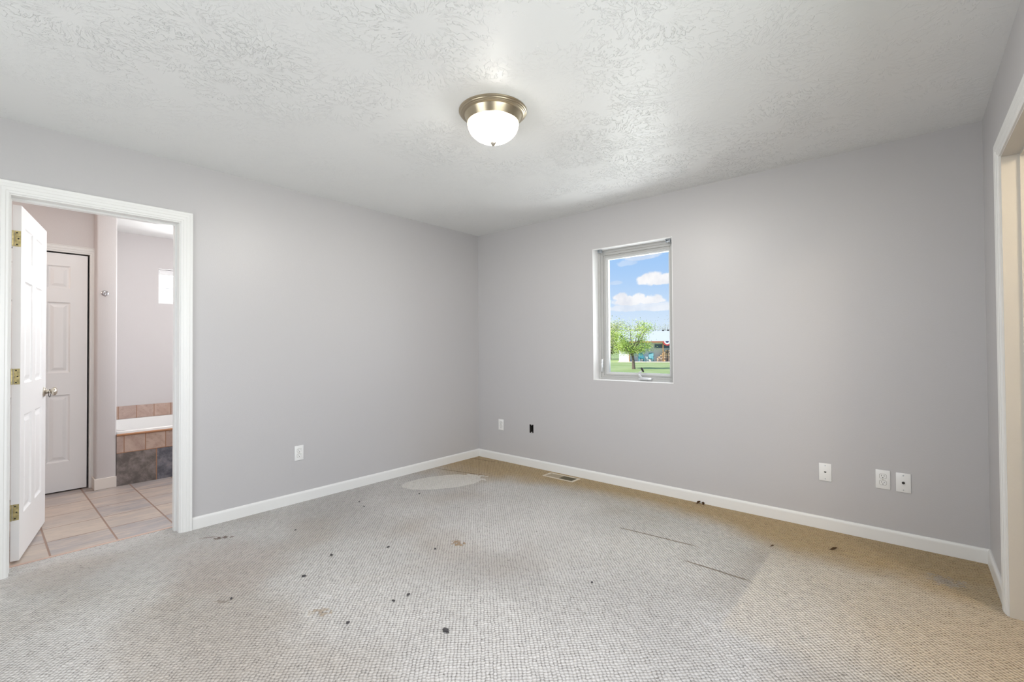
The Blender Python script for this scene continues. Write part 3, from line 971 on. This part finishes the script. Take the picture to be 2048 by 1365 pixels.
def plate(name, cx, cz, hole):
    r = empty(name, (cx, 0, cz))
    MB().box(-.0345, .0345, -.0055, 0, -.0572, .0572, .0025, 2).build('cover_plate', M['plate'], r, smooth=True)
    for s_ in (1, -1):
        MB().lathe([(0, 0), (.0034, 0), (.003, .0012), (0, .0012)], 14, Matrix.Translation((0, -.0055, s_ * .043)) @ Matrix.Rotation(pi / 2, 4, 'X')).build('screw', M['steel'], r)
    hole(r)
    return r


def jack(r):
    MB().prism([(-.0062, -.0054, .005), (.0062, -.0054, .005), (.0062, -.0054, -.001), (.003, -.0054, -.001), (.003, -.0054, -.0045), (-.003, -.0054, -.0045), (-.003, -.0054, -.001), (-.0062, -.0054, -.001)], (0, -.0006, 0)).build('jack', M['dark'], r)


def coax(r):
    q = Matrix.Translation((0, -.0055, 0)) @ Matrix.Rotation(pi / 2, 4, 'X')
    MB().lathe([(0, 0), (.0075, 0), (.0075, .003), (.0048, .003), (.0048, .011), (.002, .011), (.002, .009), (0, .009)], 20, q).build('coax_connector', M['boxdark'], r, smooth=True)


tag(plate('phone_plate', 3.197, .372, jack), 'white phone jack plate, leftmost of the three plates below the wall middle', 'wall plate')
tag(plate('cable_plate', 3.586, .3755, coax), 'white cable plate with metal connector nearest the right corner', 'wall plate')

# open electrical box without its cover
X0, X1, Z0, Z1 = BOX
ob = tag(empty('electrical_box', ((X0 + X1) / 2, 0, (Z0 + Z1) / 2)), 'open dark electrical box without cover in the window wall', 'electrical box')
hx, hz = (X1 - X0) / 2, (Z1 - Z0) / 2
q = MB()
q.quad((-hx, .06, -hz), (hx, .06, -hz), (hx, .06, hz), (-hx, .06, hz))
for (a, b_, c, d) in ((-hx, -hx + .002, -hz, hz), (hx - .002, hx, -hz, hz), (-hx, hx, -hz, -hz + .002), (-hx, hx, hz - .002, hz)):
    q.box(a, b_, .001, .06, c, d)
q.build('box_shell', M['boxdark'], ob)
for s_ in (1, -1):
    MB().box(-.006, .004, .001, .008, min(s_ * hz, s_ * (hz - .009)), max(s_ * hz, s_ * (hz - .009)), .002).build('screw_tab', M['plate'], ob)

# ------------------------------------------------------------------ floor vent
vt = tag(empty('floor_vent', (1.188, -.123, 0)), 'cream metal floor vent in the carpet under the window', 'floor vent')
vf = MB()
for (a, b_, c, d) in ((-.167, .167, .050, .065), (-.167, .167, -.065, -.050), (-.167, -.145, -.050, .050), (.145, .167, -.050, .050)):
    vf.box(a, b_, c, d, 0, .006, .0015)
vf.build('frame', M['vent'], vt)
for nm, a, b_, mt, lab in (('louver_panel', -.145, 0.0, 'vent_tan', 'tan louvers'), ('louver_panel', 0.0, .145, 'vent_dark', 'dark olive louvers')):
    v = MB()
    v.box(a, b_, -.050, .050, .0005, .0022)
    n = 14
    for i in range(n):
        xx = a + (b_ - a) * (i + .5) / n
        v.box(xx - .0028, xx + .0028, -.048, .048, .002, .0042)
    v.build(nm, M[mt], vt)['label'] = lab

# ------------------------------------------------------------------ ceiling light
cl_ = tag(empty('ceiling_light', (1.987, -1.864, H)), 'lit flush ceiling light with nickel pan and alabaster glass bowl', 'ceiling light')
MB().lathe([(0, 0), (.178, 0), (.1785, -.004), (.176, -.008), (.172, -.0095), (.1715, -.0125), (.1685, -.0155), (.164, -.0165), (.1635, -.019), (.160, -.0215), (.154, -.0225),
            (.150, -.0235), (.147, -.030), (.142, -.044), (.1375, -.056), (.1355, -.062), (.131, -.062), (.129, -.056)], 96).build('pan', M['pan'], cl_, smooth=True)
dome = [(.1345, -.060), (.1350, -.066), (.1325, -.082), (.125, -.100), (.112, -.118), (.094, -.134), (.070, -.148), (.042, -.157), (.016, -.161), (0, -.1615)]
MB().lathe(dome, 96).build('glass_bowl', M['dome'], cl_, smooth=True)['label'] = 'glowing alabaster glass bowl'
MB().lathe([(0, -.159), (.014, -.160), (.0155, -.164), (.0135, -.170), (.009, -.175), (.006, -.179), (0, -.180)], 32).build('finial', M['nickel'], cl_, smooth=True)

# two bulbs inside the translucent bowl
for bx_ in (-.045, .045):
    point('ceiling_light_bulb', (1.987 + bx_, -1.864, H - .094), 52, (1.0, 0.98, 0.965), .028)

# ------------------------------------------------------------------ litter on the carpet
def clump(seed, size, squash=.55):
    rnd = random.Random(seed)
    mb = MB()
    bmesh.ops.create_icosphere(mb.b, subdivisions=2, radius=1.0)
    for v in mb.b.verts:
        k = 1 + .35 * sin(3.1 * v.co.x + seed) * cos(2.7 * v.co.y + 2 * seed) + rnd.uniform(-.14, .14)
        v.co = Vector((v.co.x * 1.25, v.co.y * .8, v.co.z * squash)) * k * size
    zmin = min(v.co.z for v in mb.b.verts)
    for v in mb.b.verts:
        v.co.z -= zmin
    for i in range(3):
        a = rnd.uniform(0, 2 * pi)
        L = size * rnd.uniform(1.1, 1.6)
        mb.tube([(0, 0, size * .3), (cos(a) * L * .6, sin(a) * L * .6, size * .25), (cos(a + .4) * L, sin(a + .4) * L, size * .06)], size * .045, 5)
    return mb


LINT = [(1.0813, -2.2853, .0115, 'dark lint clump on the carpet straight out from the left wall outlet'),
        (1.2386, -2.0084, .0105, 'dark lint clump, left one of two in line short of the tan spill'),
        (1.4768, -1.8444, .0105, 'dark lint clump just short of the tan spill'),
        (1.2024, -2.5001, .0120, 'split dark lint clump on the carpet nearest the bathroom doorway'),
        (1.772, -2.2552, .0115, 'spiky dark lint clump, farther one of a close pair'),
        (1.7603, -2.3324, .0095, 'dark lint clump, nearer one of a close pair'),
        (1.7562, -2.5631, .0100, 'greyish lint clump on carpet beside the faint tan stain'),
        (2.1281, -2.3247, .0185, 'largest dark lint ball on the carpet, nearest the camera'),
        (2.3898, -1.5791, .0080, 'lone small dark lint clump out in the middle of the carpet'),
        (.3637, -1.6809, .0085, 'tiny dark lint speck, first of two near the left baseboard'),
        (.4907, -1.7160, .0085, 'tiny dark lint speck, second of two near the left baseboard'),
        (.5427, -2.2520, .0075, 'tiny dark speck on carpet below the left wall outlet'),
        (1.1485, -2.8254, .0085, 'small brown lint speck on carpet in front of the bathroom doorway'),
        (.5700, -1.2600, .0085, 'small dark lint speck beside the white carpet patch')]
for i, (lx, ly, sz, lab) in enumerate(LINT):
    o = clump(i + 3, sz * .70).build('lint_clump', M['lint'], loc=(lx, ly, .001), rot=(0, 0, i * 1.3))
    tag(o, lab, 'lint', 'lint clumps on the carpet')


def dry_leaf(seed, L):
    rnd = random.Random(seed)
    mb = MB()
    n = 8
    rows_ = []
    for i in range(n + 1):
        t_ = i / n
        wd = L * .34 * sin(pi * min(1, t_ * .93 + .05))
        lift = L * (.10 + .45 * t_ * t_)
        rows_.append([(L * (t_ - .5), s_ * wd, lift + abs(s_) * wd * .8 + rnd.uniform(0, .06) * L) for s_ in (-1, -.5, 0, .5, 1)])
    vv = [[mb.b.verts.new(q) for q in r] for r in rows_]
    for a, b_ in zip(vv, vv[1:]):
        for k in range(4):
            mb.b.faces.new((a[k], a[k + 1], b_[k + 1], b_[k]))
    bmesh.ops.solidify(mb.b, geom=mb.b.faces[:], thickness=L * .04)
    zmin = min(v.co.z for v in mb.b.verts)
    for v in mb.b.verts:
        v.co.z -= zmin
    mb.tube([(-L * .5, 0, L * .06), (-L * .75, L * .05, L * .03)], L * .03, 6)
    return mb


for sd_, lx, ly, L, rz, lab in ((1, 2.392, -.030, .036, 1.2, 'curled dry leaf against the window wall baseboard'), (2, 3.275, -.345, .036, .3, 'curled dry leaf lying below the phone plate'),
                                (3, 2.425, -.028, .030, 2.0, 'dry leaf scrap standing right of the curled leaf at the baseboard'), (4, 2.99, -.52, .022, .5, 'thin dry leaf scrap at the tip of the pale carpet rectangle')):
    tag(dry_leaf(sd_, L).build('dry_leaf', M['leaf_dry'], loc=(lx, ly, .001), rot=(0, 0, rz)), lab, 'leaf', 'dry leaves on the carpet')

# ------------------------------------------------------------------ outside: lawn, trees, outbuilding
GZ = -0.70


def out(dist, lat):
    return Vector((CAM.x - ey * dist + ex * lat, CAM.y + ex * dist + ey * lat, 0))


RZ = math.atan2(ey, ex)


def f_lawn(t, b):
    p = t.obj()
    n1 = t.noise(p, .35, 4.0).outputs[0]
    n2 = t.noise(p, 3.0, 4.0).outputs[0]
    col = t.mix(t.step(n1, .35, .65), rgb(.34, .44, .17), rgb(.44, .52, .25))
    col = t.mix(t.m('MULTIPLY', t.step(n2, .45, .7), .4), col, rgb(.30, .42, .14))
    t.t.links.new(col, b.inputs['Base Color'])
    bp = t.n('ShaderNodeBump', {'Strength': .4, 'Distance': .05, 'Height': n2})
    t.t.links.new(bp.outputs[0], b.inputs['Normal'])


M['lawn'] = mat('spring lawn', (.3, .42, .15), .9, spec=.1, fill=f_lawn)
lw_ = MB()
lw_.quad((-260, .3, GZ), (120, .3, GZ), (120, 300, GZ), (-260, 300, GZ))
struct(lw_.build('lawn', M['lawn']), 'sunny green lawn outside the window', 'lawn')


def f_siding(t, b):
    z = t.xyz(t.obj())[2]
    f = t.m('FRACT', t.m('DIVIDE', z, .13))
    bp = t.n('ShaderNodeBump', {'Strength': .8, 'Distance': .02, 'Height': f})
    t.t.links.new(bp.outputs[0], b.inputs['Normal'])
    col = t.mix(t.step(f, .90, .97), rgb(.84, .83, .82), rgb(.62, .60, .60))
    t.t.links.new(col, b.inputs['Base Color'])


M['siding'] = mat('white lap siding', (.84, .83, .82), .5, fill=f_siding)
M['roof'] = mat('pale metal roof', (.60, .63, .66), .5)
M['fascia'] = mat('rust brown fascia', (.42, .16, .08), .6)
M['post'] = mat('orange brown post', (.48, .26, .11), .6)
M['conc'] = mat('pale concrete', (.70, .64, .58), .8)
M['winband'] = mat('dark blue glazing', (.10, .15, .23), .15)
M['teal'] = mat('teal chair paint', (.07, .34, .41), .5)
M['bark'] = mat('grey brown bark', (.16, .12, .10), .9, vary=(20, .3))

hb = tag(empty('outbuilding', out(56, 0) + Vector((0, 0, GZ)), RZ), 'white sided outbuilding with pale roof and porch across the lawn', 'building')
q = MB().box(-2.43, -1.28, 0, 6.2, 0, 2.45)
q.build('wing_wall', M['siding'], hb)
MB().box(-1.28, 10, 1.05, 6.2, 0.08, 2.50).build('wall', M['siding'], hb)
rf = MB()
rf.prism([(-2.6, -.30, 2.43), (-2.6, 3.2, 3.78), (-2.6, 6.7, 2.43), (-2.6, 6.7, 2.37), (-2.6, 3.2, 3.70), (-2.6, -.30, 2.37)], (13, 0, 0))
roof = rf.build('roof', M['roof'], hb)
for lx in (2.72, 3.30):
    MB().box(lx - .12, lx + .12, 3.1, 3.3, 3.74, 3.88).build('roof_vent', M['dark'], roof)
MB().box(-1.28, 10.4, -.36, -.30, 2.30, 2.46).build('fascia', M['fascia'], hb)
for lx in (-1.22, 2.55, 6.2):
    MB().box(lx - .05, lx + .05, -.16, -.06, .1, 2.36).build('porch_post', M['post'], hb)
MB().box(-2.55, 10, -.45, 1.05, 0, .10).build('porch_slab', M['conc'], hb)
MB().box(1.65, 9.5, 1.02, 1.05, 1.66, 2.12).build('window_band', M['winband'], hb)

# pleated fan bunting on the fascia
bn = tag(empty('bunting', out(55.62, 3.0) + Vector((0, 0, 1.74)), RZ), 'red white and blue fan bunting hung from the outbuilding fascia', 'bunting')
for nm, ra, rb, cc in (('red_band', .34, .50, (.55, .06, .07)), ('white_band', .18, .34, (.85, .85, .85)), ('blue_band', .02, .18, (.06, .10, .32))):
    q = MB()
    N = 28
    A = [[(rr * cos(-pi * i / N), (.015 if i % 2 else -.015), rr * sin(-pi * i / N)) for i in range(N + 1)] for rr in (ra, rb)]
    for i in range(N):
        q.quad(A[0][i], A[0][i + 1], A[1][i + 1], A[1][i])
    bmesh.ops.remove_doubles(q.b, verts=q.b.verts[:], dist=1e-5)
    q.build(nm, mat(nm, cc, .7), bn)


# teal slatted garden chairs on the porch
def garden_chair():
    r = empty('garden_chair')
    s_ = MB()
    for i in range(5):
        s_.box(-.26, .26, -.28 + i * .11, -.19 + i * .11, .36 - i * .025, .38 - i * .025)
    s_.build('seat', M['teal'], r)
    k = MB()
    for i in range(5):
        xx = -.22 + i * .11
        k.prism([(xx - .045, .22, .27), (xx + .045, .22, .27), (xx + .045, .45, .95 + .06 * cos(xx * 5)), (xx - .045, .45, .95 + .06 * cos(xx * 5))], (0, .02, 0))
    k.build('backrest', M['teal'], r)
    for s2 in (1, -1):
        MB().box(s2 * .33 - .06, s2 * .33 + .06, -.32, .36, .55, .575).build('armrest', M['teal'], r)
        MB().box(s2 * .30 - .02, s2 * .30 + .02, -.30, -.22, 0, .55).build('leg', M['teal'], r)
        MB().box(s2 * .30 - .02, s2 * .30 + .02, .24, .32, 0, .55).build('leg', M['teal'], r)
    return r


gc = garden_chair()
for i, (dd, lt, rz, lab) in enumerate(((56.36, .15, .2, 'teal garden chair on the porch, directly behind the leafy tree'),
                                       (56.36, 1.12, -.3, 'teal garden chair on the porch, beside the firewood'))):
    o = gc if i == 0 else copy_tree(gc)
    o.location = out(dd, lt) + Vector((0, 0, GZ + .103))
    o.rotation_euler = (0, 0, RZ + rz)
    tag(o, lab, 'garden chair', 'teal chairs on the porch')

# split firewood stacked against the porch
LOGM = [mat('log bark %d' % i, c, .85) for i, c in enumerate(((.50, .36, .24), (.30, .22, .17), (.60, .47, .35), (.22, .17, .15), (.66, .44, .24)))]
rnd = random.Random(5)
protos = [MB().tube([(0, -.25, 0), (.01, 0, .005), (0, .25, 0)], [.088, .094, .09], 9) for i in range(5)]
protos = [q.build('firewood_log', LOGM[i], smooth=True) for i, q in enumerate(protos)]
nlog = 0
for row in range(7):
    n = 14 - (row > 3) * 2 - (row > 5) * 3
    for i in range(n):
        lx = 4.30 - i * .196
        if lx < 1.85 or row > 2 and lx < 2.0 + (row - 2) * .22:
            continue
        k = rnd.randrange(5)
        if nlog < 5:
            o = protos[nlog]
        else:
            o = protos[k].copy()
            C.objects.link(o)
        o.location = out(56.55, lx) + Vector((0, 0, GZ + .10 + .094 + .005 + row * .192))
        o.rotation_euler = (0, 0, RZ + rnd.uniform(-.01, .01))
        tag(o, 'split firewood log stacked on the outbuilding porch', 'firewood log', 'firewood logs stacked on the porch')
        nlog += 1


# trees
def leaf_mat(name, c0, c1):
    def f(t, b):
        n1 = t.noise(t.obj(), 1.7, 3.0).outputs[0]
        t.t.links.new(t.mix(t.step(n1, .35, .65), rgb(*c0), rgb(*c1)), b.inputs['Base Color'])
    return mat(name, c0, .7, spec=.2, fill=f)


M['leaf1'] = leaf_mat('young green leaves', (.42, .58, .12), (.58, .68, .22))
M['leaf2'] = leaf_mat('pale yellow green leaves', (.50, .56, .24), (.58, .62, .30))
M['leaf3'] = leaf_mat('grey green twigs', (.44, .46, .32), (.52, .54, .42))


def tree(name, loc, height, spread, clear, nleaf, lsize, mtl, seed, label, lean=(0, 0), dens=.35, group=None):
    rd = random.Random(seed)
    r = tag(empty(name, loc), label, 'tree', group)
    tk = MB()
    tips = []
    fork = Vector((lean[0], lean[1], clear))
    tr = height * .019 + .02
    tk.tube([(0, 0, -.05), (lean[0] * .3, lean[1] * .3, clear * .5), fork], [tr * 1.35, tr, tr * .85], 9)
    nb = 11
    for i in range(nb):
        a = 2 * pi * i / nb + rd.uniform(-.4, .4)
        el = rd.uniform(.25, 1.35)
        L = spread * rd.uniform(.65, 1.05) / max(.55, cos(el) + .25 * sin(el))
        L = min(L, (height - clear) * rd.uniform(.75, 1.0) / max(.35, sin(el)))
        p0 = fork - Vector((0, 0, rd.uniform(0, clear * .25)))
        d = Vector((cos(a) * cos(el), sin(a) * cos(el), sin(el)))
        p1 = p0 + d * L * .45 + Vector((0, 0, -.04 * L))
        p2 = p0 + d * L
        p2.z = min(p2.z, height)
        tk.tube([p0, p1, p2], [tr * .55, tr * .35, tr * .1], 6)
        for j in range(5):
            t_ = rd.uniform(.3, 1)
            q0 = p0.lerp(p1, t_ / .5) if t_ < .5 else p1.lerp(p2, (t_ - .5) / .5)
            dd = Vector((rd.gauss(0, 1), rd.gauss(0, 1), rd.gauss(.3, .7))).normalized()
            q1 = q0 + dd * L * rd.uniform(.15, .38)
            tk.tube([q0, q1], [tr * .18, tr * .06], 5)
            tips += [(q0, q1)] * 2
        tips.append((p1, p2))
    tk.build('trunk', M['bark'], r, smooth=True)
    lf = MB()
    for i in range(nleaf):
        a, b_ = tips[rd.randrange(len(tips))]
        c = a.lerp(b_, rd.uniform(.2, 1.1)) + Vector((rd.gauss(0, 1), rd.gauss(0, 1), rd.gauss(0, .8))) * spread * dens * .3
        u = Vector((rd.gauss(0, 1), rd.gauss(0, 1), rd.gauss(0, .6))).normalized()
        v = u.orthogonal().normalized()
        s_ = lsize * rd.uniform(.6, 1.2)
        mid = u.cross(v) * s_ * .15
        p_ = [c - u * s_, c + v * s_ * .5 + mid, c + u * s_, c - v * s_ * .5 + mid]
        vv = [lf.b.verts.new(k) for k in p_]
        lf.b.faces.new((vv[0], vv[1], vv[2]))
        lf.b.faces.new((vv[0], vv[2], vv[3]))
    me = lf.build('foliage', mtl, r)
    return r


gz = Vector((0, 0, GZ))
tree('leafy_tree', out(39.5, -.52) + gz, 4.65, 1.95, 1.4, 6800, .056, M['leaf1'], 12, 'young bright green tree standing alone on the lawn', (-.12, 0), .42)
tree('pale_tree', out(68, -4.2) + gz, 6.2, 3.2, .9, 9000, .10, M['leaf2'], 21, 'pale yellow green tree behind the left end of the outbuilding', (0, 0), .6, 'trees behind the outbuilding')
tree('pale_tree', out(75, -1.2) + gz, 6.4, 2.6, 2.2, 3200, .11, M['leaf2'], 31, 'loose pale tree rising over the outbuilding roof', (0, 0), .6, 'trees behind the outbuilding')
tree('bare_tree', out(80, 3.6) + gz, 5.6, 3.6, 1.4, 3000, .08, M['leaf3'], 41, 'hazy grey green tree behind the right part of the pale roof', (0, 0), .7, 'trees behind the outbuilding')
tree('bare_tree', out(84, 8.5) + gz, 6.0, 4.0, 1.4, 2600, .08, M['leaf3'], 51, 'hazy grey green tree farthest behind the outbuilding', (0, 0), .7, 'trees behind the outbuilding')
tree('pale_tree', out(70, -15) + gz, 6.5, 3.6, .8, 5000, .12, M['leaf2'], 61, 'broad pale tree left of the outbuilding', (0, 0), .6, 'trees behind the outbuilding')
